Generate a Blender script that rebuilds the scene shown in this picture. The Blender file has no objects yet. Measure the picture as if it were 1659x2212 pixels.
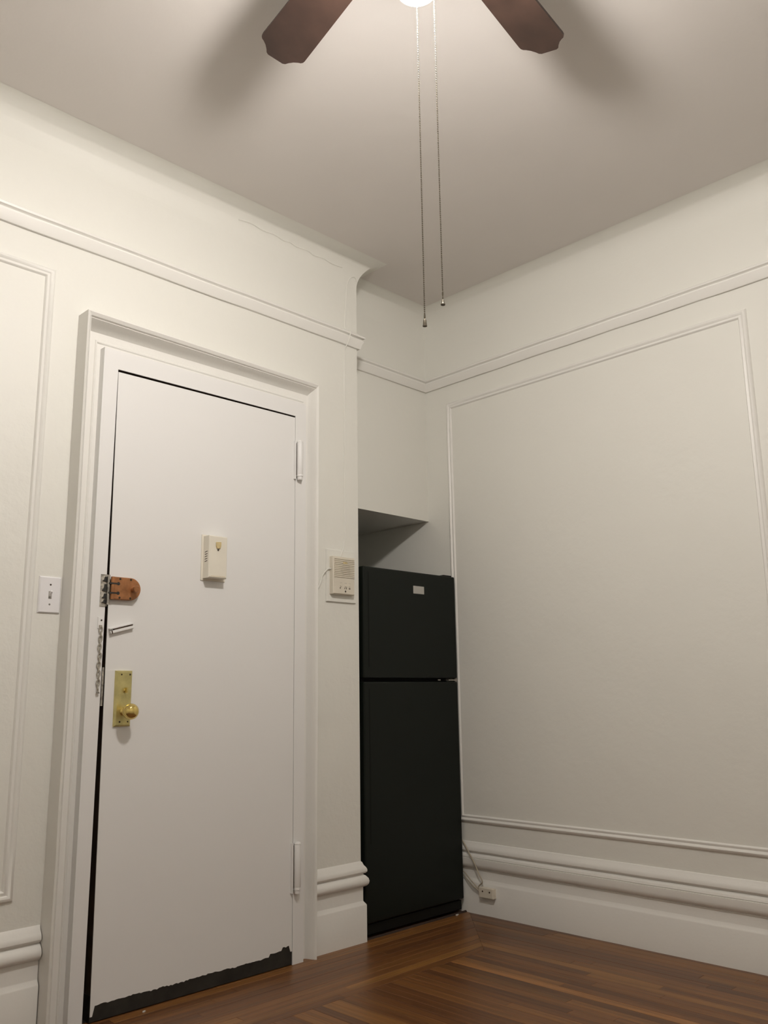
import bpy, math, random
from mathutils import Vector, Matrix
random.seed(7)
SC = bpy.context.scene
COL = SC.collection
PI = math.pi

# ---------------------------------------------------------------- camera
F_PX, CAMX, CAMY, CAMZ = 1871.93, -2.48914, -2.63881, 0.94279
YAW, PITCH, ROLL = 0.78683, 0.20595, -0.01395
fwd = Vector((math.sin(YAW) * math.cos(PITCH), math.cos(YAW) * math.cos(PITCH), math.sin(PITCH)))
rt = Vector((math.cos(YAW), -math.sin(YAW), 0)); up = rt.cross(fwd)
r2 = rt * math.cos(ROLL) + up * math.sin(ROLL); u2 = -rt * math.sin(ROLL) + up * math.cos(ROLL)
cd = bpy.data.cameras.new('camera'); cam = bpy.data.objects.new('camera', cd); COL.objects.link(cam)
cd.sensor_fit = 'VERTICAL'; cd.sensor_height = 36.0; cd.lens = F_PX / 2212 * 36.0
cd.clip_start = 0.02
M = Matrix((r2, u2, -fwd)).transposed().to_4x4(); M.translation = (CAMX, CAMY, CAMZ)
cam.matrix_world = M
SC.camera = cam

# ---------------------------------------------------------------- world and exposure
w = bpy.data.worlds.new('world'); SC.world = w; w.use_nodes = True
w.node_tree.nodes['Background'].inputs[0].default_value = (0.01, 0.011, 0.014, 1)
w.node_tree.nodes['Background'].inputs[1].default_value = 0.3
SC.view_settings.view_transform = 'Standard'; SC.view_settings.look = 'None'
SC.view_settings.gamma = 1.0; SC.view_settings.use_curve_mapping = False
SC.view_settings.exposure = 0.0
LAMP_STRENGTH = 310.0
LAMP_COLOR = (1.0, 0.94, 0.885)

# ---------------------------------------------------------------- dimensions (metres)
W, D, H = 0.651, 0.18, 2.85        # right wall x, header wall y, ceiling
XL, YB = -3.3, -3.35               # unseen left and back walls
HZ = 1.771                         # header underside
NB = 0.85                          # niche back
FC = (-1.30, -1.575)               # fan axis

# ---------------------------------------------------------------- materials
def mat(name, col, rough=0.5, metal=0.0, bump=None, var=None, coat=0.0, spec=0.5):
    m = bpy.data.materials.new(name); m.use_nodes = True
    nt = m.node_tree; b = nt.nodes['Principled BSDF']
    b.inputs['Base Color'].default_value = (*col, 1); b.inputs['Roughness'].default_value = rough
    b.inputs['Metallic'].default_value = metal; b.inputs['Coat Weight'].default_value = coat
    b.inputs['Specular IOR Level'].default_value = spec
    tc = nt.nodes.new('ShaderNodeTexCoord')
    if var:   # (scale, amount)
        n = nt.nodes.new('ShaderNodeTexNoise'); n.inputs['Scale'].default_value = var[0]; n.inputs['Detail'].default_value = 4
        nt.links.new(tc.outputs['Object'], n.inputs['Vector'])
        r = nt.nodes.new('ShaderNodeValToRGB')
        a = var[1]
        r.color_ramp.elements[0].color = (*[c * (1 - a) for c in col], 1); r.color_ramp.elements[0].position = 0.3
        r.color_ramp.elements[1].color = (*[min(1, c * (1 + a)) for c in col], 1); r.color_ramp.elements[1].position = 0.7
        nt.links.new(n.outputs['Fac'], r.inputs[0]); nt.links.new(r.outputs[0], b.inputs['Base Color'])
    if bump:  # list of (scale, height)
        h = None
        for s, k in bump:
            n = nt.nodes.new('ShaderNodeTexNoise'); n.inputs['Scale'].default_value = s; n.inputs['Detail'].default_value = 3
            nt.links.new(tc.outputs['Object'], n.inputs['Vector'])
            mu = nt.nodes.new('ShaderNodeMath'); mu.operation = 'MULTIPLY'; mu.inputs[1].default_value = k
            nt.links.new(n.outputs['Fac'], mu.inputs[0])
            if h is None: h = mu.outputs[0]
            else:
                ad = nt.nodes.new('ShaderNodeMath'); ad.operation = 'ADD'
                nt.links.new(h, ad.inputs[0]); nt.links.new(mu.outputs[0], ad.inputs[1]); h = ad.outputs[0]
        bp = nt.nodes.new('ShaderNodeBump'); bp.inputs['Strength'].default_value = 1.0; bp.inputs['Distance'].default_value = 1.0
        nt.links.new(h, bp.inputs['Height']); nt.links.new(bp.outputs[0], b.inputs['Normal'])
    return m

WALLC = (0.76, 0.753, 0.700)
M_wall = mat('wall_paint', WALLC, 0.55, bump=[(3.5, 0.006), (24, 0.0011), (160, 0.00012)])
M_wall_rough = mat('lumpy_wall_paint', WALLC, 0.5, bump=[(3.5, 0.007), (20, 0.0026), (60, 0.0007), (160, 0.00012)])
M_ceil = mat('ceiling_paint', (0.70, 0.665, 0.63), 0.8, bump=[(2.5, 0.006), (30, 0.0007)])
M_trim = mat('trim_paint', (0.79, 0.778, 0.738), 0.38, bump=[(14, 0.0012), (70, 0.00035)])
M_door = mat('door_paint', (0.78, 0.775, 0.76), 0.42, bump=[(6, 0.001), (90, 0.0001)])
M_dark = mat('dark_gap', (0.060, 0.038, 0.024), 0.7, var=(20, 0.3))  # dark tone for holes and marks, and for shade painted into door gaps
M_kick = mat('bare_black_steel', (0.020, 0.019, 0.016), 0.5, var=(25, 0.4), bump=[(60, 0.0006)])
M_fridge = mat('black_appliance', (0.0052, 0.0076, 0.0055), 0.45, bump=[(900, 0.00003)], spec=0.22)
M_fridge_side = mat('black_cabinet', (0.006, 0.0065, 0.0055), 0.55, bump=[(700, 0.00003)], spec=0.18)
M_silver = mat('brushed_silver', (0.50, 0.49, 0.46), 0.45, 0.5, bump=[(300, 0.0001)])
M_steel = mat('worn_steel', (0.40, 0.38, 0.34), 0.4, 0.8, var=(80, 0.5))
M_copper = mat('bronze_lock', (0.36, 0.155, 0.060), 0.38, 0.35, var=(50, 0.25), bump=[(80, 0.0003)])
M_brass = mat('polished_brass', (0.72, 0.56, 0.20), 0.17, 0.95, var=(14, 0.12))
M_brassp = mat('brass_plate', (0.62, 0.55, 0.25), 0.30, 0.75, var=(30, 0.15))
M_screw = mat('dark_screw', (0.05, 0.035, 0.02), 0.5, 0.5, var=(200, 0.3))
M_plastic = mat('white_plastic', (0.80, 0.79, 0.80), 0.35, bump=[(200, 0.00003)])
M_beige = mat('beige_plastic', (0.68, 0.63, 0.53), 0.45, var=(8, 0.05), bump=[(120, 0.00006)])
M_cream = mat('cream_plastic', (0.76, 0.72, 0.62), 0.42, var=(10, 0.04), bump=[(120, 0.00006)])
M_yellow = mat('yellowed_plastic', (0.62, 0.50, 0.26), 0.45, var=(60, 0.2))
M_cord = mat('beige_cord', (0.42, 0.37, 0.28), 0.5, var=(40, 0.15))
M_chain = mat('painted_chain', (0.42, 0.39, 0.33), 0.5, 0.2, var=(90, 0.6))
M_bead = mat('nickel_beads', (0.20, 0.18, 0.14), 0.42, 0.9, var=(300, 0.2))
M_blade = mat('walnut_blade', (0.046, 0.025, 0.018), 0.5, var=(12, 0.25))
M_fan = mat('bronze_fan_metal', (0.10, 0.065, 0.04), 0.4, 0.7, var=(20, 0.2))
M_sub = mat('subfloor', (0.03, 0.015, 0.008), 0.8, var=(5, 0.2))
M_chip = mat('white_paint_chip', (0.7, 0.67, 0.6), 0.6, var=(100, 0.1))

def wood(gain=1.0, nm='oak_strip'):
    m = bpy.data.materials.new(nm); m.use_nodes = True
    nt = m.node_tree; b = nt.nodes['Principled BSDF']; L = nt.links
    tc = nt.nodes.new('ShaderNodeTexCoord'); oi = nt.nodes.new('ShaderNodeObjectInfo')
    mp = nt.nodes.new('ShaderNodeMapping'); mp.inputs['Scale'].default_value = (1.6, 45, 45)
    off = nt.nodes.new('ShaderNodeVectorMath'); off.operation = 'SCALE'; off.inputs[0].default_value = (7, 13, 5)
    L.new(oi.outputs['Random'], off.inputs['Scale'])
    ad = nt.nodes.new('ShaderNodeVectorMath'); ad.operation = 'ADD'
    L.new(tc.outputs['Object'], ad.inputs[0]); L.new(off.outputs[0], ad.inputs[1]); L.new(ad.outputs[0], mp.inputs['Vector'])
    n = nt.nodes.new('ShaderNodeTexNoise'); n.inputs['Scale'].default_value = 2.0; n.inputs['Detail'].default_value = 6
    L.new(mp.outputs[0], n.inputs['Vector'])
    r = nt.nodes.new('ShaderNodeValToRGB'); e = r.color_ramp.elements
    e[0].position = 0.0; e[0].color = (0.115, 0.046, 0.016, 1)
    e[1].position = 1.0; e[1].color = (0.27, 0.125, 0.033, 1)
    for p, c in ((0.30, (0.150, 0.060, 0.019, 1)), (0.60, (0.185, 0.077, 0.023, 1)), (0.86, (0.225, 0.098, 0.028, 1))):
        x = e.new(p); x.color = c
    L.new(oi.outputs['Random'], r.inputs[0])
    gr = nt.nodes.new('ShaderNodeMapRange'); gr.inputs[1].default_value = 0.3; gr.inputs[2].default_value = 0.7
    gr.inputs[3].default_value = 0.66 * gain; gr.inputs[4].default_value = 1.22 * gain
    L.new(n.outputs['Fac'], gr.inputs[0])
    mx = nt.nodes.new('ShaderNodeVectorMath'); mx.operation = 'SCALE'
    L.new(r.outputs[0], mx.inputs[0]); L.new(gr.outputs[0], mx.inputs['Scale'])
    L.new(mx.outputs[0], b.inputs['Base Color'])
    b.inputs['Roughness'].default_value = 0.40; b.inputs['Specular IOR Level'].default_value = 0.35; b.inputs['Coat Weight'].default_value = 0.10; b.inputs['Coat Roughness'].default_value = 0.2
    bp = nt.nodes.new('ShaderNodeBump'); bp.inputs['Distance'].default_value = 0.0006; bp.inputs['Strength'].default_value = 0.6
    L.new(n.outputs['Fac'], bp.inputs['Height']); L.new(bp.outputs[0], b.inputs['Normal'])
    return m
M_wood = wood()
M_amber = wood(1.4, 'amber_oak_strip')
M_darkoak = wood(0.72, 'dark_oak_strip')

def glow(name, col, s):
    m = bpy.data.materials.new(name); m.use_nodes = True
    b = m.node_tree.nodes['Principled BSDF']
    b.inputs['Base Color'].default_value = (0.8, 0.78, 0.72, 1); b.inputs['Roughness'].default_value = 0.4
    b.inputs['Emission Color'].default_value = (*col, 1); b.inputs['Emission Strength'].default_value = s
    return m
M_glow = glow('lit_frosted_glass', LAMP_COLOR, LAMP_STRENGTH)
_nt = M_glow.node_tree; _tc = _nt.nodes.new('ShaderNodeTexCoord'); _sx = _nt.nodes.new('ShaderNodeSeparateXYZ'); _mr = _nt.nodes.new('ShaderNodeMapRange')
_nt.links.new(_tc.outputs['Generated'], _sx.inputs[0]); _nt.links.new(_sx.outputs['Z'], _mr.inputs[0])
_mr.inputs[1].default_value = 0.30; _mr.inputs[2].default_value = 0.62; _mr.inputs[3].default_value = LAMP_STRENGTH * 0.06; _mr.inputs[4].default_value = LAMP_STRENGTH
_nt.links.new(_mr.outputs[0], _nt.nodes['Principled BSDF'].inputs['Emission Strength'])

# ---------------------------------------------------------------- mesh helpers
class MB:
    def __init__(s): s.v = []; s.f = []
    def add(s, vs, fs):
        o = len(s.v); s.v += [tuple(v) for v in vs]; s.f += [tuple(i + o for i in f) for f in fs]; return s
    def box(s, x0, x1, y0, y1, z0, z1):
        x0, x1 = sorted((x0, x1)); y0, y1 = sorted((y0, y1)); z0, z1 = sorted((z0, z1))
        v = [(x0, y0, z0), (x1, y0, z0), (x1, y1, z0), (x0, y1, z0), (x0, y0, z1), (x1, y0, z1), (x1, y1, z1), (x0, y1, z1)]
        return s.add(v, [(0, 3, 2, 1), (4, 5, 6, 7), (0, 1, 5, 4), (1, 2, 6, 5), (2, 3, 7, 6), (3, 0, 4, 7)])
    def bbox(s, x0, x1, y0, y1, z0, z1, b):
        """box whose front face (low y) has a chamfer b"""
        v = [(x0, y1, z0), (x1, y1, z0), (x1, y1, z1), (x0, y1, z1),
             (x0, y0 + b, z0), (x1, y0 + b, z0), (x1, y0 + b, z1), (x0, y0 + b, z1),
             (x0 + b, y0, z0 + b), (x1 - b, y0, z0 + b), (x1 - b, y0, z1 - b), (x0 + b, y0, z1 - b)]
        f = [(0, 3, 2, 1), (8, 9, 10, 11)]
        for a in range(4):
            c = (a + 1) % 4
            f += [(a, c, 4 + c, 4 + a), (4 + a, 4 + c, 8 + c, 8 + a)]
        return s.add(v, [tuple(q) for q in f])
    def cyl(s, p0, p1, r0, r1=None, n=16, cap=True):
        r1 = r0 if r1 is None else r1
        p0 = Vector(p0); p1 = Vector(p1); d = (p1 - p0).normalized()
        a = d.orthogonal().normalized(); b = d.cross(a)
        vs = [p + (a * math.cos(2 * PI * i / n) + b * math.sin(2 * PI * i / n)) * r for p, r in ((p0, r0), (p1, r1)) for i in range(n)]
        fs = [(i, (i + 1) % n, n + (i + 1) % n, n + i) for i in range(n)]
        if cap: fs += [tuple(range(n))[::-1], tuple(range(n, 2 * n))]
        return s.add(vs, fs)
    def lathe(s, prof, c, ax='z', n=24):
        """prof: (r, h) list; axis through c"""
        vs = []; fs = []
        for r, h in prof:
            for i in range(n):
                t = 2 * PI * i / n; x, y = r * math.cos(t), r * math.sin(t)
                p = {'z': (x, y, h), 'y': (x, h, y), 'x': (h, x, y)}[ax]
                vs.append((c[0] + p[0], c[1] + p[1], c[2] + p[2]))
        for k in range(len(prof) - 1):
            for i in range(n):
                j = (i + 1) % n; fs.append((k * n + i, k * n + j, (k + 1) * n + j, (k + 1) * n + i))
        if prof[0][0] > 1e-6: fs.append(tuple(range(n))[::-1])
        if prof[-1][0] > 1e-6: fs.append(tuple(range((len(prof) - 1) * n, len(prof) * n)))
        return s.add(vs, fs)
    def tube(s, pts, r, n=8):
        pts = [Vector(p) for p in pts]; N = len(pts)
        prev = None; rings = []
        for i, p in enumerate(pts):
            d = (pts[min(i + 1, N - 1)] - pts[max(i - 1, 0)]).normalized()
            a = d.orthogonal().normalized() if prev is None else (prev - d * prev.dot(d)).normalized()
            prev = a; b = d.cross(a)
            rings.append([p + (a * math.cos(2 * PI * k / n) + b * math.sin(2 * PI * k / n)) * r for k in range(n)])
        vs = [v for q in rings for v in q]; fs = []
        for i in range(N - 1):
            for k in range(n):
                j = (k + 1) % n; fs.append((i * n + k, i * n + j, (i + 1) * n + j, (i + 1) * n + k))
        fs += [tuple(range(n))[::-1], tuple(range((N - 1) * n, N * n))]
        return s.add(vs, fs)
    def prism(s, poly, ax, a, b):
        """poly in the two other axes, extruded along ax from a to b"""
        n = len(poly)
        def P(u, v, t): return {'x': (t, u, v), 'y': (u, t, v), 'z': (u, v, t)}[ax]
        vs = [P(u, v, a) for u, v in poly] + [P(u, v, b) for u, v in poly]
        fs = [tuple(range(n)), tuple(range(n, 2 * n))[::-1]] + [(i, n + i, n + (i + 1) % n, (i + 1) % n) for i in range(n)]
        return s.add(vs, fs)
    def grid_rows(s, rows, closed=True):
        m = len(rows[0]); vs = [p for r in rows for p in r]; fs = []
        for i in range(len(rows) - 1):
            for k in range(m if closed else m - 1):
                j = (k + 1) % m; fs.append((i * m + k, i * m + j, (i + 1) * m + j, (i + 1) * m + k))
        if closed: fs += [tuple(range(m))[::-1], tuple(range((len(rows) - 1) * m, len(rows) * m))]
        return s.add(vs, fs)
    def build(s, name, m, parent=None, smooth=True, bevel=0.0, origin=None, ang=35):
        me = bpy.data.meshes.new(name)
        vs = s.v
        if origin is not None: vs = [(v[0] - origin[0], v[1] - origin[1], v[2] - origin[2]) for v in vs]
        me.from_pydata(vs, [], s.f)
        import bmesh
        bm = bmesh.new(); bm.from_mesh(me); bmesh.ops.recalc_face_normals(bm, faces=bm.faces)
        bm.to_mesh(me); bm.free()
        me.materials.append(m)
        if smooth:
            for p in me.polygons: p.use_smooth = True
            me.set_sharp_from_angle(angle=math.radians(ang))
        o = bpy.data.objects.new(name, me); COL.objects.link(o)
        if origin is not None: o.location = origin
        if parent is not None:
            o.parent = parent
            # parents are unrotated empties or meshes: place by difference of locations
            wl = Vector(origin) if origin is not None else Vector((0, 0, 0))
            o.location = wl - world_loc(parent)
        if bevel:
            b = o.modifiers.new('bevel', 'BEVEL'); b.width = bevel; b.segments = 2; b.limit_method = 'ANGLE'
        return o

def world_loc(o):
    l = Vector(o.location)
    while o.parent: o = o.parent; l += Vector(o.location)
    return l
def tag(o, label, cat, group=None):
    o['label'] = label; o['category'] = cat
    if group: o['group'] = group
    return o
def struct(o, label=None):
    o['kind'] = 'structure'
    if label: o['label'] = label
    return o
def empty(name, loc):
    o = bpy.data.objects.new(name, None); COL.objects.link(o); o.location = loc; o.empty_display_size = 0.05; return o
def part(mb, name, m, parent, label=None, **k):
    o = mb.build(name, m, parent, **k)
    if label: o['label'] = label
    return o

def sweep(path, prof, wob=0.0, seg=0.12, closed=False):
    """path: (x,y) list with the room on the right hand; prof: (proud, z) closed polygon. Mitred corners."""
    n = len(path); P = [Vector((p[0], p[1])) for p in path]
    nr = []
    for i in range(n - 1):
        d = (P[i + 1] - P[i]).normalized(); nr.append(Vector((d.y, -d.x)))
    st = []
    for i in range(n):
        if i == 0: q = nr[0]
        elif i == n - 1: q = nr[-1]
        else: q = (nr[i - 1] + nr[i]) / (1 + nr[i - 1].dot(nr[i]))
        if closed and i in (0, n - 1): q = (nr[-1] + nr[0]) / (1 + nr[-1].dot(nr[0]))
        st.append((P[i], q))
        if i < n - 1:
            L = (P[i + 1] - P[i]).length; k = int(L / seg)
            if wob and k > 1:
                for a in range(1, k): st.append((P[i].lerp(P[i + 1], a / k), nr[i]))
    rows = []
    for p, q in st:
        dz = random.uniform(-wob, wob); dp = random.uniform(-wob, wob) * 0.6
        rows.append([(p.x + q.x * (a + (dp if a > 0.003 else 0)), p.y + q.y * (a + (dp if a > 0.003 else 0)), z + (dz if a > 0.003 else 0)) for a, z in prof])
    return MB().grid_rows(rows)

# ================================================================ SETTING
WALLS = []
# door wall: solid mass left of the alcove with a door opening
OX0, OX1, OZ = -1.20, -0.32, 2.10
m = MB(); m.box(XL - .12, OX0, 0, NB + .1, 0, H + .1); m.box(OX1, 0, 0, NB + .1, 0, H + .1); m.box(OX0, OX1, 0, NB + .1, OZ, H + .1)
m.box(OX0, OX1, .12, NB + .1, 0, OZ)
struct(m.build('wall_left', M_wall_rough, smooth=False))
m = MB(); m.box(0, W, D, NB + .1, HZ, H + .1); m.box(0, W, NB, NB + .1, 0, HZ)
struct(m.build('wall_alcove', M_wall, smooth=False))
struct(MB().box(W, W + .12, YB - .12, NB + .1, -.1, H + .1).build('wall_right', M_wall, smooth=False))
struct(MB().box(XL - .12, W, YB - .12, YB, 0, H + .1).build('wall_back', M_wall, smooth=False))
struct(MB().box(XL - .12, XL, YB, 0, 0, H + .1).build('wall_far_left', M_wall, smooth=False))
ceil = struct(MB().box(XL - .12, W + .12, YB - .12, D, H, H + .1).build('ceiling', M_ceil, smooth=False))
LOOP = [(XL, 0), (0, 0), (0, D), (W, D), (W, YB), (XL, YB), (XL, 0)]
# plaster cove between the walls and the ceiling
cp = [(0.0, 2.73)]
for i in range(1, 13):
    t = PI / 2 * i / 12; cp.append((0.10 * (1 - math.cos(t)), 2.73 + 0.12 * math.sin(t)))
cp[-1] = (0.10, H - .0005); cp += [(0.0, H - .0005)]
struct(sweep(LOOP, cp, closed=True).build('trim_1', M_wall, ang=50), 'curved plaster cove where walls meet ceiling')
# picture rail
pr = [(0, 2.440), (.010, 2.440), (.013, 2.444), (.017, 2.462), (.022, 2.472), (.023, 2.476), (.0175, 2.479), (.0165, 2.484), (.026, 2.489), (.028, 2.496), (.024, 2.500), (0, 2.501)]
struct(sweep(LOOP, pr, wob=.0012, closed=True).build('trim_2', M_trim, ang=40), 'white picture rail moulding running around the walls')
# base boards, cut at the door casing
bp_ = [(0, 0), (.0160, 0), (.0160, .134), (.0145, .138), (.0065, .149), (.0060, .152), (.0060, .2015), (.0085, .2020), (.0175, .207), (.0225, .214), (.0240, .223), (.0215, .233), (.0135, .243), (.0070, .247),
       (.0070, .2505), (.0130, .2520), (.0180, .258), (.0180, .266), (.0150, .273), (.008, .282), (.004, .292), (0, .296)]
bpR = [(0, 0), (.0160, 0), (.0160, .126), (.0145, .130), (.0065, .142), (.0060, .145), (.0060, .1770), (.0075, .1780), (.0075, .1815), (.0060, .1820), (.0060, .1840), (.0150, .1880), (.0215, .195), (.0240, .206), (.0240, .227), (.0200, .2280), (.0200, .2300), (.0225, .2315),
       (.0200, .240), (.0120, .2460), (.0065, .2475), (.0065, .2515), (.0135, .2530), (.0180, .258), (.0180, .267), (.0150, .274), (.008, .284), (.004, .292), (0, .294)]
struct(sweep([(XL, 0), (-1.287, 0)], bp_, wob=.0012).build('baseboard_left', M_trim, ang=31))
struct(sweep([(-.262, 0), (0, 0), (0, NB)], bp_, wob=.0008).build('baseboard_alcove', M_trim, ang=31))
struct(sweep([(W, NB), (W, YB)], bpR, wob=.0006).build('baseboard_right', M_trim, ang=31))
struct(sweep([(W, YB), (XL, YB), (XL, 0)], bp_).build('baseboard_back', M_trim, ang=31))

# wall panel mouldings: rectangular frames on the walls
fp = [(0, 0), (.002, .004), (.006, .0085), (.012, .0105), (.017, .0085), (.020, .0048), (.022, .0048), (.025, .0070), (.029, .0070), (.032, .004), (.034, 0)]
def panel(name, u0, u1, z0, z1, f, label=None):
    m = MB(); rows = []
    C = [(u0, z0, 1, 1), (u1, z0, -1, 1), (u1, z1, -1, -1), (u0, z1, 1, -1)]
    for i in range(4):
        a, b = C[i], C[(i + 1) % 4]
        L = math.hypot(b[0] - a[0], b[1] - a[1]); k = max(2, int(L / .15))
        for j in range(k):
            t = j / k; row = []
            wv = random.uniform(-.0007, .0007) if j else 0
            for s, p in fp:
                ua, za = a[0] + a[2] * s, a[1] + a[3] * s; ub, zb = b[0] + b[2] * s, b[1] + b[3] * s
                row.append(f(ua + (ub - ua) * t, za + (zb - za) * t, max(0, p + (wv if p > .003 else 0))))
            rows.append(row)
    rows.append(rows[0])
    vs = [p for r in rows[:-1] for p in r]; n = len(fp); R = len(rows) - 1
    fs = [(i * n + k, i * n + k + 1, ((i + 1) % R) * n + k + 1, ((i + 1) % R) * n + k) for i in range(R) for k in range(n - 1)]
    m.add(vs, fs)
    return struct(m.build(name, M_trim, ang=40), label)
fA = lambda u, z, p: (u, -p, z)
fB = lambda u, z, p: (W - p, u, z)
panel('trim_3', -2.9, -1.372, .372, 2.334, fA, 'white panel moulding on the wall left of the door')
panel('trim_4', -1.458, .045, .372, 2.349, fB, 'white panel moulding on the wall right of the fridge')
panel('trim_5', -3.15, -1.70, .372, 2.349, fB)

# ---- door frame -------------------------------------------------
DY = -.030                                   # face of door and jamb
dr = struct(empty('door_1', (-.76, 0, 0)))
dr['label'] = 'white painted entry door with brass knob in a thick white casing'
# casing: stations left-bottom, left-top, right-top, right-bottom with own width and thickness
cprof = [(0, .000), (.18, .001), (.22, .006), (.27, .007), (.30, .003), (.55, .006), (.62, .016), (.70, .034), (.76, .050), (.80, .058), (.82, .057), (.85, .066), (.95, .074), (1.0, .070), (1.0, -.002)]
ST = [(-1.198, -1.284, 0, 0, 1.0), (-1.198, -1.284, 2.102, 2.200, 1.0), (-.318, -.263, 2.102, 2.196, .70), (-.318, -.263, 0, 0, .62)]
rows = []
for k in range(3):
    a, b = ST[k], ST[k + 1]; nseg = (14, 6, 14)[k]
    for j in range(nseg + (1 if k == 2 else 0)):
        t = j / nseg; row = []
        jw = random.uniform(-.0012, .0012) if 0 < j < nseg else 0
        for s, p in cprof:
            xa = a[0] + (a[1] - a[0]) * s; xb = b[0] + (b[1] - b[0]) * s
            za = a[2] + (a[3] - a[2]) * s; zb = b[2] + (b[3] - b[2]) * s
            sc = a[4] + (b[4] - a[4]) * t
            row.append((xa + (xb - xa) * t + jw * (s > .8), -p * sc + jw * .5 * (p > .004), za + (zb - za) * t))
        rows.append(row)
mm = MB(); n = len(cprof)
mm.add([p for r in rows for p in r], [(i * n + k, i * n + k + 1, (i + 1) * n + k + 1, (i + 1) * n + k) for i in range(len(rows) - 1) for k in range(n - 1)])
part(mm, 'casing', M_trim, dr, ang=32)
# jambs: proud flat frame around the slab; the left one runs slightly out of plumb
jb = MB()
for m_, y0, y1, e, nm in ((M_door, DY, DY + .004, 0, 'jamb'), (M_dark, DY + .004, .118, .0008, 'gap_shade_lining')):  # behind its white face the jamb is coloured dark as the gap's shade
    jb = MB()
    jb.prism([(-1.199, 0), (-1.155 - e, 0), (-1.147 - e, 2.0365 + e), (-1.147 - e, 2.102), (-1.199, 2.102)], 'y', y0, y1)
    jb.prism([(-.366 + e, 0), (-.317, 0), (-.317, 2.102), (-.370 + e, 2.102), (-.370 + e, 2.0415 + e)], 'y', y0, y1)
    jb.prism([(-1.147 - e, 2.0365 + e), (-.370 + e, 2.0415 + e), (-.370 + e, 2.102), (-1.147 - e, 2.102)], 'y', y0, y1)
    if nm == 'gap_shade_lining':
        jb2 = MB().box(-1.1995, -1.1985, DY + .001, 0, 0, 2.1025)
        part(jb, 'gap_shade_lining', M_dark, dr, smooth=False)
    else: part(jb, 'jamb', M_door, dr, smooth=False)
part(MB().box(-1.2000, -1.1990, DY, .0, 0, 2.1028).box(-.3170, -.3160, DY, 0, 0, 2.1028).box(-1.2000, -.3160, DY, 0, 2.1020, 2.1028), 'jamb_side', M_door, dr, smooth=False)
part(MB().box(-1.156, -.365, .020, .118, 0, 2.045), 'gap_shade_backing', M_dark, dr, smooth=False)  # dark sheet across the opening, added as shade behind the door gaps
# slab: white paint ends in a ragged line above the bare bottom edge
bot = []
xs = [-1.131 + (-.3684 + 1.131) * i / 110 for i in range(111)]
zz = .046
for i, x in enumerate(xs):
    zz += random.uniform(-.0014, .0014); zz = min(.0505, max(.0460, zz))
    z = zz + (random.choice((0, 0, 0, 0, -.0022)))
    if i < 2: z = .018
    if 95 < i < 104: z = .056 + .001 * math.sin(i)
    if i >= 104: z = .066 + .002 * math.sin(i * 2)
    if i > 108: z = .046
    bot.append((x, z))
poly = bot + [(-.3722, 2.0345), (-1.1455, 2.0275)]
part(MB().prism(poly, 'y', DY, DY + .003), 'door_slab', M_door, dr, smooth=False)
part(MB().prism([(-1.130, .030), (-.3825, .030), (-.3730, 2.0330), (-1.1445, 2.0275)], 'y', DY + .003, .015), 'gap_shade_core', M_dark, dr, smooth=False)  # slab edges coloured dark to stand for shade inside the gap
part(MB().prism([(-1.132, .003), (-.3680, .003), (-.3680, .075), (-1.132, .075)], 'y', DY + .002, .0140), 'bottom_edge', M_kick, dr, 'bare black strip along the foot of the door', smooth=False)
part(MB().box(-1.156, -.365, -.010, .115, 0, .0028), 'threshold', M_kick, dr, smooth=False)
# hinges
for z0, z1 in ((1.782, 1.932), (.245, .410)):
    hx, hy = -.3575, DY - .0135
    h = MB(); hh = z1 - z0
    h.lathe([(0, z0 - .006), (.0095, z0 - .006), (.0105, z0 - .002), (.0105, z0 + .006), (.0128, z0 + .007), (.0128, z0 + .014), (.0118, z0 + .0145), (.0118, z0 + .0155), (.0126, z0 + .017), (.0126, z1 - .006), (.0118, z1 - .004), (.0118, z1 - .003), (.0126, z1 - .001), (.0110, z1 + .004), (.006, z1 + .006), (0, z1 + .0065)], (hx, hy, 0), n=24)
    hg = part(h, 'hinge', M_door, dr)
    part(MB().box(-.3785, -.3735, hy + .003, DY + .002, z0 - .004, z1 + .002), 'hinge_leaf', M_door, hg, smooth=False)
    part(MB().box(-.3735, -.3705, hy + .004, DY - .0005, z0 + .012, z1 - .006), 'hinge_gap', M_dark, hg, smooth=False)
# worn strike edge near the knob
sp = MB(); sp.box(-1.1495, -1.1430, DY - .0012, .01, .915, 1.035)
part(sp, 'strike_plate', M_steel, dr, 'worn metal strike in the door gap', smooth=False)

# rim lock
LZ = 1.2875
body = []
x0, xr, hr = -1.134, -1.073, .0365
for i in range(21):
    t = -PI / 2 + PI * i / 20; body.append((xr + .036 * math.cos(t), LZ + hr * math.sin(t)))
body += [(x0, LZ + hr), (x0, LZ - hr)]
def chamfer_prism(poly, y1, y0, c):
    cx_ = sum(p[0] for p in poly) / len(poly); cz_ = sum(p[1] for p in poly) / len(poly)
    mx_ = max(p[0] for p in poly) - min(p[0] for p in poly); mz_ = max(p[1] for p in poly) - min(p[1] for p in poly)
    q = [(cx_ + (x - cx_) * (1 - 2 * c / mx_), cz_ + (z - cz_) * (1 - 2 * c / mz_)) for x, z in poly]
    n = len(poly); m = MB()
    vs = [(x, y1, z) for x, z in poly] + [(x, y0 + c, z) for x, z in poly] + [(x, y0, z) for x, z in q]
    fs = [tuple(range(n)), tuple(range(2 * n, 3 * n))[::-1]] + [(k * n + i, (k + 1) * n + i, (k + 1) * n + (i + 1) % n, k * n + (i + 1) % n) for k in (0, 1) for i in range(n)]
    return m.add(vs, fs)
lk = part(chamfer_prism(body, DY, DY - .020, .0022), 'rim_lock', M_copper, dr, 'bronze coloured rim lock with round thumb turn', smooth=False)
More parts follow.
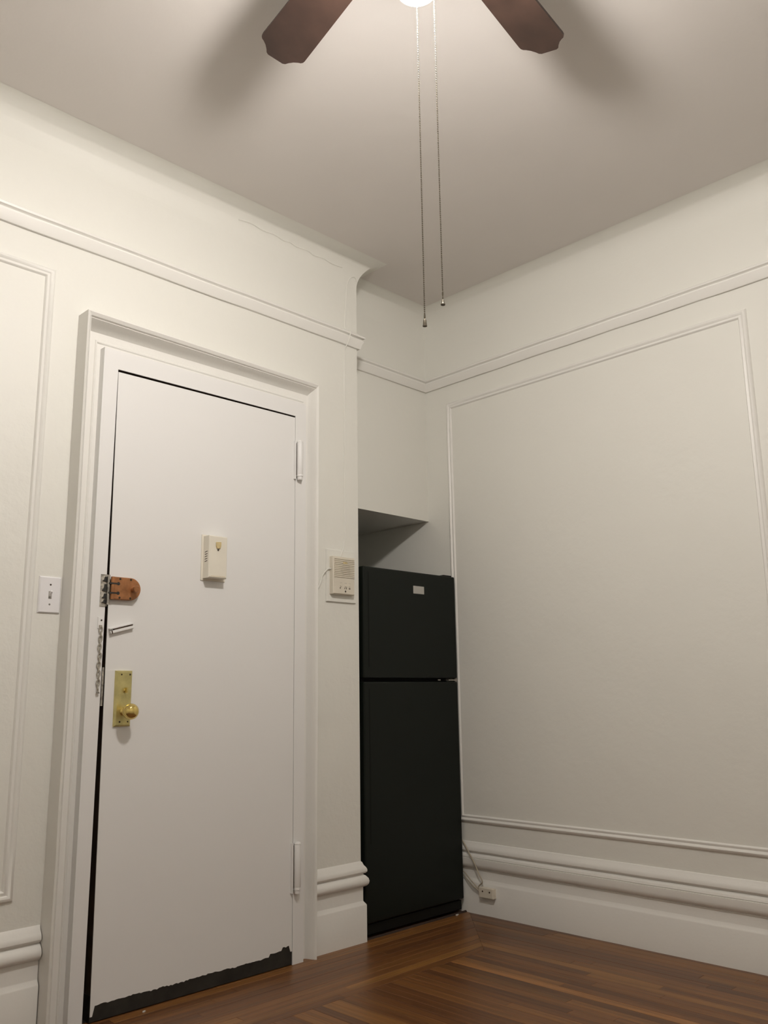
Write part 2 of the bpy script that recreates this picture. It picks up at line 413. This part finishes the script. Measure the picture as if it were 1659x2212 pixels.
for x, z in ((-1.112, 1.318), (-1.074, 1.318), (-1.112, 1.257), (-1.074, 1.257)):
    part(MB().lathe([(0, -.0012), (.0032, -.0010), (.0038, 0)], (x, DY - .020, z), 'y', 12), 'screw', M_screw, lk)
for z in (1.302, 1.271):
    part(MB().cyl((-1.118, DY - .0208, z), (-1.118, DY - .016, z), .0054, n=14).box(-1.150, -1.118, DY - .0206, DY - .016, z - .0026, z + .0026), 'slot', M_kick, lk)
for z0, z1 in ((1.251, 1.2685), (1.2735, 1.2995), (1.3045, 1.324)):
    part(MB().cyl((-1.1350, DY - .0140, z0), (-1.1350, DY - .0140, z1), .0064, n=14), 'knuckle', M_copper, lk)
part(MB().lathe([(0, -.027), (.0100, -.027), (.0112, -.025), (.0112, -.016), (.0075, -.012), (.0075, 0)], (-1.0660, DY - .020, 1.286), 'y', 22), 'thumb_turn', M_copper, lk)
stp = MB(); stp.box(-1.1700, -1.1455, DY - .003, DY, 1.228, 1.331)
part(stp, 'lock_strike', M_chain, lk, 'chipped painted strike plate on the jamb', smooth=False)
tz = [(1.2690, 1.2733), (1.2995, 1.3045)]
for z0, z1 in ((1.236, 1.2500), (1.2510, 1.2685), (1.2745, 1.2990), (1.306, 1.323)):
    part(MB().prism([(-1.166, z0 + .004), (-1.1460, z0), (-1.1460, z1), (-1.158, z1), (-1.160, (z0 + z1) / 2)], 'y', DY - .007, DY - .003), 'strike_tooth', M_kick, lk, smooth=False)
part(MB().cyl((-1.1475, DY - .011, 1.233), (-1.1475, DY - .011, 1.329), .0042, n=12), 'strike_pin', M_steel, lk)

# knob with long plate
kp = part(MB().bbox(-1.1045, -1.0465, DY - .011, DY, .850, 1.0250, .0055), 'knob_plate', M_brassp, dr, 'long brass plate with round knob', smooth=False)
for x, z, r in ((-1.0875, 1.0125, .0030), (-1.058, 1.0125, .0037), (-1.0875, .8645, .0034), (-1.0595, .8645, .0029)):
    part(MB().lathe([(0, -.0008), (r * .8, -.0008), (r, .001)], (x + .0012, DY - .011, z), 'y', 12), 'screw', M_screw, kp)
part(MB().lathe([(.0135, .001), (.0135, -.004), (.010, -.008), (.0075, -.013), (.0075, -.022), (.013, -.026), (.0205, -.031), (.0245, -.040), (.0252, -.047), (.0235, -.055), (.0175, -.062), (.0155, -.0635), (.008, -.066), (0, -.0665)], (-1.0735, DY - .010, .8965), 'y', 32), 'knob', M_brass, kp)
part(MB().lathe([(.0060, .001), (.0060, -.003), (.003, -.004), (0, -.004)], (-1.0725, DY - .011, .963), 'y', 16).box(-1.0750, -1.0700, DY - .026, DY - .013, .955, .971), 'latch_turn', M_brass, kp)

# slanted chain track on the slab
def rotz(pts, c, a):
    return [(c[0] + (x - c[0]) * math.cos(a) - (z - c[1]) * math.sin(a), c[1] + (x - c[0]) * math.sin(a) + (z - c[1]) * math.cos(a)) for x, z in pts]
cc = (-1.093, 1.159); aa = math.radians(15)
def rect(x0, x1, z0, z1): return [(x0, z0), (x1, z0), (x1, z1), (x0, z1)]
tr_ = part(MB().prism(rotz(rect(-1.135, -1.051, 1.1475, 1.1705), cc, aa), 'y', DY - .003, DY), 'chain_track', M_door, dr, 'white slotted door chain track, tilted up to the right', bevel=.001)
part(MB().prism(rotz(rect(-1.135, -1.051, 1.1510, 1.1600), cc, aa), 'y', DY - .013, DY - .003).prism(rotz(rect(-1.135, -1.051, 1.1645, 1.1690), cc, aa), 'y', DY - .013, DY - .003), 'track_rail', M_door, tr_, bevel=.0012)
part(MB().prism(rotz(rect(-1.120, -1.053, 1.1592, 1.1652), cc, aa), 'y', DY - .0110, DY - .0031).prism(rotz(rect(-1.132, -1.128, 1.1505, 1.1600), cc, aa), 'y', DY - .0136, DY - .0031), 'track_slot', M_dark, tr_, smooth=False)

# ================================================================ THINGS ON THE DOOR AND WALL
# hanging door chain on the jamb
ch = tag(empty('door_chain', (-1.163, DY, 1.19)), 'white painted security chain hanging from a small plate on the door jamb', 'chain')
pl = part(MB().bbox(-1.1735, -1.1555, DY - .003, DY - .0001, 1.156, 1.193, .001), 'chain_plate', M_door, ch, smooth=False)
part(MB().lathe([(0, -.001), (.0026, -.001), (.003, 0)], (-1.1615, DY - .003, 1.183), 'y', 12), 'screw', M_screw, pl)
part(MB().cyl((-1.1695, DY - .003, 1.1640), (-1.1595, DY - .003, 1.1640), .004, n=10), 'plate_loop', M_chain, ch)
def link_mesh(rot):
    m = MB(); pts = []
    for i in range(17):
        t = 2 * PI * i / 16; x, z = .0052 * math.cos(t), .0072 * math.sin(t) + (.0024 if math.sin(t) > 0 else -.0024)
        pts.append((x, 0, z) if not rot else (x * .35, x * .94, z))
    return m.tube(pts, .0018, 6)
l0 = link_mesh(False).build('link', M_chain, ch); l1 = link_mesh(True).build('link', M_chain, ch)
z = 1.153; k = 0
while z > .972:
    if k == 0: o = l0
    elif k == 1: o = l1
    else:
        o = (l0 if k % 2 == 0 else l1).copy(); COL.objects.link(o); o.parent = ch
    o.location = Vector((-1.1630 + .0012 * math.sin(k * 1.3), DY - .0056, z)) - Vector(ch.location)
    z -= .0138; k += 1
part(MB().lathe([(0, z - .006), (.0055, z - .006), (.0055, z - .003), (.0025, z), (.0025, z + .010), (0, z + .010)], (-1.1630, DY - .0060, 0), n=14), 'chain_knob', M_steel, ch)

# viewer / chime box on the slab
bx = tag(empty('door_chime', (-.75, DY, 1.345)), 'white plastic box with side vents fixed high on the door', 'chime')
part(MB().box(-.7965, -.694, DY - .004, DY - .0001, 1.3415, 1.5055), 'back_plate', M_cream, bx, smooth=False, bevel=.001)
cs = part(MB().bbox(-.7890, -.7125, DY - .041, DY - .004, 1.3485, 1.4990, .003), 'cover', M_cream, bx, smooth=False)
for i in range(5):
    zz_ = 1.4425 - i * .0085
    part(MB().prism([(DY - .030, zz_ - .0012), (DY - .014, zz_ - .0032), (DY - .014, zz_ - .0005), (DY - .030, zz_ + .0015)], 'x', -.7893, -.7870), 'vent', M_dark, cs, smooth=False)
part(MB().prism([(-.7625, 1.476), (-.7415, 1.478), (-.7420, 1.462), (-.7455, 1.454), (-.7585, 1.453), (-.7625, 1.461)], 'y', DY - .0465, DY - .041), 'viewer_shield', M_yellow, cs, 'yellowed viewer shield', bevel=.0015)
part(MB().cyl((-.7520, DY - .0425, 1.4485), (-.7520, DY - .0405, 1.4485), .0034, n=14), 'peep_hole', M_dark, cs)
part(MB().box(-.7800, -.7200, DY - .0413, DY - .0405, 1.3540, 1.3552), 'seam', M_yellow, cs, smooth=False)

# light switch
sw = tag(empty('light_switch', (-1.324, 0, 1.255)), 'white toggle light switch on the wall just left of the door casing', 'light switch')
wp = part(MB().bbox(-1.3585, -1.2885, -.0065, -.0002, 1.199, 1.3125, .0035), 'wall_plate', M_plastic, sw, smooth=False)
part(MB().box(-1.3280, -1.3180, -.0068, -.0060, 1.243, 1.267), 'toggle_slot', M_steel, wp, smooth=False)
part(MB().prism([(-.006, 1.250), (-.006, 1.262), (-.0165, 1.2685), (-.0180, 1.2640)], 'x', -1.3265, -1.3195), 'toggle', M_plastic, wp, bevel=.0008)
for z_ in (1.287, 1.226):
    part(MB().lathe([(0, -.0010), (.0024, -.0008), (.003, 0)], (-1.3230, -.0065, z_), 'y', 12), 'screw', M_steel if z_ < 1.25 else M_screw, wp)

# intercom
ic = tag(empty('intercom', (-.105, 0, 1.308)), 'beige wall intercom with slatted speaker on a painted plate beside the alcove', 'intercom')
part(MB().bbox(-.1840, -.0235, -.0080, -.0002, 1.3085, 1.5230, .0015), 'mounting_plate', M_wall, ic, smooth=False)
hs = part(MB().bbox(-.1690, -.0500, -.0300, -.0055, 1.3385, 1.4925, .003), 'housing', M_beige, ic, smooth=False)
for i in range(11):
    z_ = 1.4830 - i * .0074
    part(MB().prism([(-.0300, z_ - .0022), (-.0300, z_ + .0032), (-.0332, z_ + .0016), (-.0332, z_ - .0012)], 'x', -.1630, -.0530), 'slat', M_beige, hs, smooth=False)
for i in range(6):
    z_ = 1.4563 - i * .0074
    part(MB().box(-.128 + .004 * abs(i - 2.5), -.076, -.0303, -.0296, z_ - .0006, z_ + .0006), 'speaker_slot', M_dark, hs, smooth=False)
part(MB().box(-.118, -.094, -.0336, -.0330, 1.4640, 1.4712), 'badge', M_yellow, hs, smooth=False)
for i, x in enumerate((-.1270, -.1010, -.0790)):
    part(MB().lathe([(0, -.0030), (.0042, -.0028), (.0050, 0)], (x, -.0300, 1.3735), 'y', 14), 'button', M_beige, hs)
    mk = MB()
    if i == 1: mk.box(x - .0065, x - .0035, -.0304, -.0298, 1.3605, 1.3665).box(x + .0025, x + .0055, -.0304, -.0298, 1.3605, 1.3665)
    elif i == 0: mk.box(x - .0055, x - .0020, -.0304, -.0298, 1.3605, 1.3670)
    else: mk.box(x - .0045, x + .0040, -.0304, -.0298, 1.3615, 1.3650)
    part(mk, 'button_mark', M_dark, hs, smooth=False)
    part(MB().box(x - .006, x + .006, -.0303, -.0298, 1.3842, 1.3852), 'legend', M_steel, hs, smooth=False)
part(MB().lathe([(.0020, 0), (.0020, -.0006), (.0036, -.0006), (.0036, 0)], (-.1020, -.0300, 1.3510), 'y', 14), 'microphone', M_screw, hs)

# painted-over bell wires
def smooth_path(P, k=5):
    P = [Vector(p) for p in P]; out = []
    for i in range(len(P) - 1):
        a, b, c, d = P[max(i - 1, 0)], P[i], P[i + 1], P[min(i + 2, len(P) - 1)]
        for j in range(k):
            t = j / k
            out.append(0.5 * ((2 * b) + (c - a) * t + (2 * a - 5 * b + 4 * c - d) * t * t + (3 * b - a - 3 * c + d) * t ** 3))
    out.append(P[-1]); return out
def cove_y(z):
    if z <= 2.73: return 0
    s_ = min(1, (z - 2.73) / .12); return -.10 * (1 - math.sqrt(1 - s_ * s_))
cz = [(-.004, 2.762), (-.012, 2.774), (-.025, 2.778), (-.045, 2.765), (-.060, 2.725), (-.065, 2.673), (-.070, 2.590), (-.073, 2.520)]
cab = [(x, cove_y(z) - .0022, z) for x, z in cz] + [(-.070, -.020, 2.5015), (-.066, -.0290, 2.4955), (-.066, -.0265, 2.476), (-.068, -.0170, 2.450), (-.072, -.0110, 2.436), (-.075, -.0022, 2.420)]
cab += [(-.078 - .0012 * math.sin(i), -.0020, 2.40 - i * .08) for i in range(11)] + [(-.086, -.0024, 1.545), (-.094, -.0070, 1.528), (-.109, -.012, 1.506), (-.118, -.016, 1.4935)]
tag(MB().tube(smooth_path(cab), .0025, 6).build('bell_wire', M_wall), 'thin painted wire running down the wall over the picture rail to the intercom', 'wire', 'painted bell wires')
tag(MB().tube(smooth_path([(-.1700, -.018, 1.4405), (-.180, -.014, 1.4400), (-.193, -.009, 1.4280), (-.207, -.006, 1.4080), (-.2180, -.006, 1.3750), (-.2500, -.006, 1.3300)]), .0026, 6).build('bell_wire', M_wall),
    'short painted wire curving from the side of the intercom to the door casing', 'wire', 'painted bell wires')

# ================================================================ FRIDGE
fr = tag(empty('refrigerator', (.327, .36, 0)), 'narrow black top-freezer refrigerator standing in the alcove beside the right wall', 'refrigerator')
FX0, FX1 = .0255, .6225
part(MB().box(FX0 + .006, FX1 - .006, .062, .70, .020, 1.470), 'cabinet', M_fridge_side, fr, smooth=False, bevel=.004)
fd = part(MB().box(FX0, FX1, .000, .054, 1.0045, 1.4735), 'freezer_door', M_fridge, fr, smooth=False, bevel=.006)
md = part(MB().box(FX0, FX1, .000, .054, .0560, .9900), 'fridge_door', M_fridge, fr, smooth=False, bevel=.006)
part(MB().box(FX0 + .01, FX1 - .01, .054, .062, .062, .985), 'gasket', M_fridge_side, md, smooth=False)
part(MB().box(FX0 + .01, FX1 - .01, .054, .062, 1.010, 1.466), 'gasket', M_fridge_side, fd, smooth=False)
part(MB().box(FX0 + .030, FX0 + .034, -.0008, .001, 1.05, 1.45), 'grip_line', M_fridge_side, fd, smooth=False)
part(MB().box(FX0 + .030, FX0 + .034, -.0008, .001, .35, .96), 'grip_line', M_fridge_side, md, smooth=False)
part(MB().box(FX0 + .004, FX1 - .004, .012, .060, .012, .050), 'kick_grille', M_fridge_side, fr, smooth=False, bevel=.003)
part(MB().box(.555, .612, .010, .075, 1.4735, 1.4800), 'hinge_cover', M_fridge_side, fr, smooth=False, bevel=.002)
part(MB().box(.560, .6225, -.001, .03, .9945, .9990), 'middle_hinge', M_steel, fr, 'bare metal hinge between the two doors', smooth=False)
part(MB().box(.487, .502, -.0015, .002, .9945, 1.0000), 'hinge_tab', M_steel, fr, smooth=False)
part(MB().box(.335, .405, -.0025, .0005, 1.3765, 1.4110), 'badge', M_silver, fd, 'small blank silver badge', smooth=False, bevel=.0008)
for x in (FX0 + .05, FX1 - .05):
    for y in (.10, .64):
        part(MB().cyl((x, y, 0), (x, y, .021), .016, n=12), 'foot', M_fridge_side, fr)

# outlet and cords at the base of the right wall
ot = tag(empty('outlet_box', (.635, -.128, .075)), 'small beige outlet box with a tangle of cords on the baseboard right of the refrigerator', 'outlet')
OXF = .6355
part(MB().box(.612, OXF - .0002, -.168, -.090, .0765, .1180), 'box', M_beige, ot, smooth=False, bevel=.003)
for y in (-.112, -.150):
    part(MB().lathe([(0, -.0006), (.0038, -.0006), (.0038, .001)], (.612, y, .1030), 'x', 12), 'screw_hole', M_dark, ot)
c1 = [(.6360, .060, .312), (.6350, .022, .302), (.6310, .003, .290), (.622, -.020, .272), (.617, -.040, .250), (.6165, -.066, .215), (.617, -.090, .172), (.617, -.105, .150), (.618, -.108, .138), (.620, -.100, .130), (.622, -.088, .122), (.621, -.082, .112), (.625, -.088, .100)]
c2 = [(.6320, .050, .168), (.6320, .025, .168), (.6300, .004, .166), (.6225, -.016, .158), (.6180, -.045, .138), (.6185, -.066, .123), (.621, -.078, .112), (.624, -.089, .104)]
c3 = [(.6320, .050, .152), (.6320, .025, .152), (.6300, .004, .151), (.6225, -.018, .140), (.6175, -.050, .120), (.6190, -.074, .107), (.624, -.0895, .094)]
part(MB().tube(smooth_path(c1), .0028, 8), 'cord', M_cord, ot)
part(MB().tube(smooth_path(c2), .0026, 8), 'cord', M_cord, ot)
part(MB().tube(smooth_path(c3), .0024, 8), 'cord', M_cord, ot)

# ================================================================ CEILING FAN
ZB = 2.700; R0, R1 = .18, .655
fan = tag(empty('ceiling_fan', (FC[0], FC[1], H)), 'ceiling fan with brown wooden blades, a lit lamp and two bead pull chains', 'ceiling fan')
part(MB().lathe([(0, H - .0005), (.075, H - .0005), (.08, H - .02), (.06, H - .04), (.04, H - .05), (.105, H - .06), (.12, H - .09), (.12, H - .13), (.10, ZB + .005), (.06, ZB - .012), (0, ZB - .012)], (FC[0], FC[1], 0), n=36), 'motor_housing', M_fan, fan)
part(MB().lathe([(0, ZB - .012), (.050, ZB - .012), (.052, ZB - .05), (.045, ZB - .075), (.030, ZB - .085), (.012, ZB - .095), (0, ZB - .097)], (FC[0], FC[1], 0), n=28), 'switch_housing', M_fan, fan)
AZ0 = math.radians(79.8)
for i in range(5):
    a = AZ0 - i * 2 * PI / 5
    dx = Vector((math.cos(a), math.sin(a), 0)); dy = Vector((-math.sin(a), math.cos(a), 0))
    tilt = math.radians(11); ty = dy * math.cos(tilt) + Vector((0, 0, 1)) * math.sin(tilt); tn = dx.cross(ty)
    w0, w1 = .056, .067
    half = [(R1 - .052, -w1), (R1 - .044, -w1 + .001), (R1 - .038, -w1 + .005), (R1 - .034, -w1 + .012), (R1 - .026, -w1 + .022), (R1 - .013, -w1 + .032), (R1 - .004, -w1 + .037), (R1, -w1 + .044)]
    out = [(R0, -w0)] + half + [(x, -y) for x, y in half[::-1]] + [(R0, w0), (R0 - .012, w0 - .010), (R0 - .012, -w0 + .010)]
    base = Vector((FC[0], FC[1], ZB)); th = .0035
    vs = [base + dx * x + ty * y + tn * s for s in (-th, th) for x, y in out]; n = len(out)
    bl = part(MB().add(vs, [tuple(range(n)), tuple(range(n, 2 * n))[::-1]] + [(k, n + k, n + (k + 1) % n, (k + 1) % n) for k in range(n)]), 'blade', M_blade, fan, smooth=False)
    ir = MB()
    o2 = [(.085, -.020), (.15, -.014), (.20, -.035), (.26, -.030), (.275, 0), (.26, .030), (.20, .035), (.15, .014), (.085, .020)]
    vs = [base + dx * x + ty * y + tn * s for s in (-th - .006, -th - .0008) for x, y in o2]; n = len(o2)
    if tn.z < 0: vs = [base + dx * x + ty * y + tn * s for s in (th + .0008, th + .006) for x, y in o2]
    ir.add(vs, [tuple(range(n)), tuple(range(n, 2 * n))[::-1]] + [(k, n + k, n + (k + 1) % n, (k + 1) % n) for k in range(n)])
    part(ir, 'blade_iron', M_fan, fan, smooth=False)
# one deep frosted glass under an unseen disc added to dim the ceiling nearby
part(MB().lathe([(0, 2.604), (.142, 2.604), (.150, 2.607), (.150, 2.612), (.120, 2.622), (.050, 2.628), (0, 2.628)], (FC[0], FC[1], 0), n=40), 'light_block_disc', M_fan, fan)
part(MB().lathe([(.100, 2.6038), (.100, 2.598), (.094, 2.580), (.084, 2.552), (.074, 2.522), (.066, 2.495), (.059, 2.462), (.052, 2.434), (.042, 2.416), (.026, 2.408), (0, 2.406)], (FC[0], FC[1], 0), n=36), 'lamp_glass', M_glow, fan, 'glowing frosted lamp glass', ang=80)
# bead pull chains
def bead_chain(x, y, ztop, zend, kind):
    m = MB(); z = ztop; ico = []
    while z > zend + .028:
        r = .0018; n = 6
        m.lathe([(.0003, z - r), (r * .87, z - r * .5), (r * .87, z + r * .5), (.0003, z + r)], (x, y, 0), n=n)
        z -= .0045
    m.cyl((x, y, zend + .026), (x, y, ztop), .00035, n=4)
    c = part(m, 'pull_chain', M_bead, fan)
    c['kind'] = 'stuff'
    if kind == 0:
        part(MB().lathe([(0, zend + .028), (.0018, zend + .027), (.0022, zend + .020), (.0016, zend + .017), (.0036, zend + .013), (.0044, zend + .004), (.0050, zend), (0, zend + .0005)], (x, y, 0), n=14), 'chain_pull', M_bead, c)
    else:
        part(MB().lathe([(0, zend + .032), (.0018, zend + .030), (.0020, zend + .024), (.0010, zend + .020), (.0014, zend + .016), (.0008, zend + .013), (.0026, zend + .010), (.0030, zend + .005), (.0052, zend + .002), (.0048, zend), (0, zend)], (x, y, 0), n=14), 'chain_pull', M_bead, c)
bead_chain(-1.1985, -1.483, 2.606, 1.708, 0)
bead_chain(-1.1770, -1.517, 2.606, 1.752, 1)

# crack in the plaster of the cove over the door
ck = [(-.66, 2.800), (-.60, 2.806), (-.54, 2.800), (-.48, 2.803), (-.43, 2.797), (-.40, 2.801), (-.36, 2.796), (-.30, 2.799), (-.26, 2.793), (-.21, 2.797), (-.16, 2.792), (-.10, 2.795)]
pts = [(x, cove_y(z) - .0005, z) for x, z in ck]
kk = part(MB().tube(smooth_path(pts, 4), .0030, 5), 'plaster_crack', M_wall, ceil, smooth=True)

# ================================================================ FLOOR
fl = struct(MB().box(XL - .12, W, YB - .12, NB, -.1, -.009).build('floor', M_sub, smooth=False))
PW = .038; BW = .43; GAP = .0004
cnt = 0; rest = MB()
def plank(pts, along, far, mt=None):
    """pts: quad (x,y) in order; along: 'x' or 'y'"""
    global cnt
    cx_ = sum(p[0] for p in pts) / 4; cy_ = sum(p[1] for p in pts) / 4
    if along == 'x': loc = [(p[0] - cx_, p[1] - cy_) for p in pts]; rot = 0
    else: loc = [((p[1] - cy_), -(p[0] - cx_)) for p in pts]; rot = PI / 2
    dz = random.uniform(-.00025, .00025); ch_ = .0006
    top = []
    for x, y in loc:
        top.append((x - math.copysign(ch_, x), y - math.copysign(ch_, y)))
    vs = [(x, y, -.009) for x, y in loc] + [(x, y, -.0006 + dz) for x, y in loc] + [(x, y, dz) for x, y in top]
    fs = [(8, 9, 10, 11)] + [(a, (a + 1) % 4, 4 + (a + 1) % 4, 4 + a) for a in range(4)] + [(4 + a, 4 + (a + 1) % 4, 8 + (a + 1) % 4, 8 + a) for a in range(4)]
    if far or cnt >= 295:
        if rot: vs = [(-v[1] + cx_, v[0] + cy_, v[2]) for v in vs]
        else: vs = [(v[0] + cx_, v[1] + cy_, v[2]) for v in vs]
        rest.add(vs, fs); return
    o = MB().add(vs, fs).build('plank', mt or M_wood, None, smooth=False)
    o.parent = fl; o.location = (cx_, cy_, 0); o.rotation_euler = (0, 0, rot); cnt += 1
near = []
x_end = W
# border strips parallel to the door wall, mitred in the corner
for k in range(int(BW / PW) + 1):
    y0 = -k * PW; y1 = y0 - PW
    if y1 < -BW - .001: break
    xm0 = x_end + y0; xm1 = x_end + y1
    x = xm0; first = True
    while x > XL:
        L = random.uniform(.5, 1.5); xn = max(XL, x - L)
        a0, a1 = (xm0, xm1) if first else (x, x)
        pts = [(xn + GAP, y0 - GAP), (a0 - GAP, y0 - GAP), (a1 - GAP, y1 + GAP), (xn + GAP, y1 + GAP)]
        plank(pts, 'x', x < -1.55); first = False; x = xn
BWr = (int(BW / PW)) * PW
# strips parallel to the right wall
k = 0
while True:
    xa = x_end - k * PW; xb = xa - PW; k += 1
    if xb < XL: break
    ya = -(x_end - xa); yb = -(x_end - xb)
    if -ya > BWr - .001: ya = yb = -BWr
    y = ya; first = True
    while y > YB:
        L = random.uniform(.35, 1.3) if first else random.uniform(.6, 1.6)
        if k in (16, 17): L = 1.25
        yn = max(YB, min(ya, yb) - L if first else y - L)
        if yn - YB < .1: yn = YB
        b0, b1 = (ya, yb) if first else (y, y)
        pts = [(xb + GAP, yn + GAP), (xa - GAP, yn + GAP), (xa - GAP, b0 - GAP), (xb + GAP, b1 - GAP)]
        plank(pts, 'y', y < -1.9 or xa < -1.15, M_amber if k == 16 else M_darkoak if k in (17, 18) and first else None); first = False; y = yn
r_ = rest.build('plank_field', M_wood, None, smooth=False); r_.parent = fl; r_['kind'] = 'stuff'
# boards inside the alcove and a low floor strip in front of the fridge
for i in range(5):
    plank([(.0, .012 + i * PW + GAP), (W, .012 + i * PW + GAP), (W, .012 + (i + 1) * PW - GAP), (.0, .012 + (i + 1) * PW - GAP)], 'x', False)
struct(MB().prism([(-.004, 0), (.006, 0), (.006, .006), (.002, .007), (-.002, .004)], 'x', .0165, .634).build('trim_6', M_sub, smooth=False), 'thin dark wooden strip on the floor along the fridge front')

# paint chips on the floor
for (x, y, s_, lb) in ((-.97, -.060, .006, 'tiny white paint chip on the floor in front of the door'), (.560, -.010, .011, 'white paint chip on the floor at the foot of the refrigerator')):
    m = MB(); m.prism([(x - s_, y - s_ * .3), (x - s_ * .2, y - s_ * .5), (x + s_, y + s_ * .1), (x + s_ * .3, y + s_ * .45), (x - s_ * .5, y + s_ * .35)], 'z', .0006, .0040)
    tag(m.build('paint_chip', M_chip, smooth=False), lb, 'paint chip', 'paint chips on the floor')
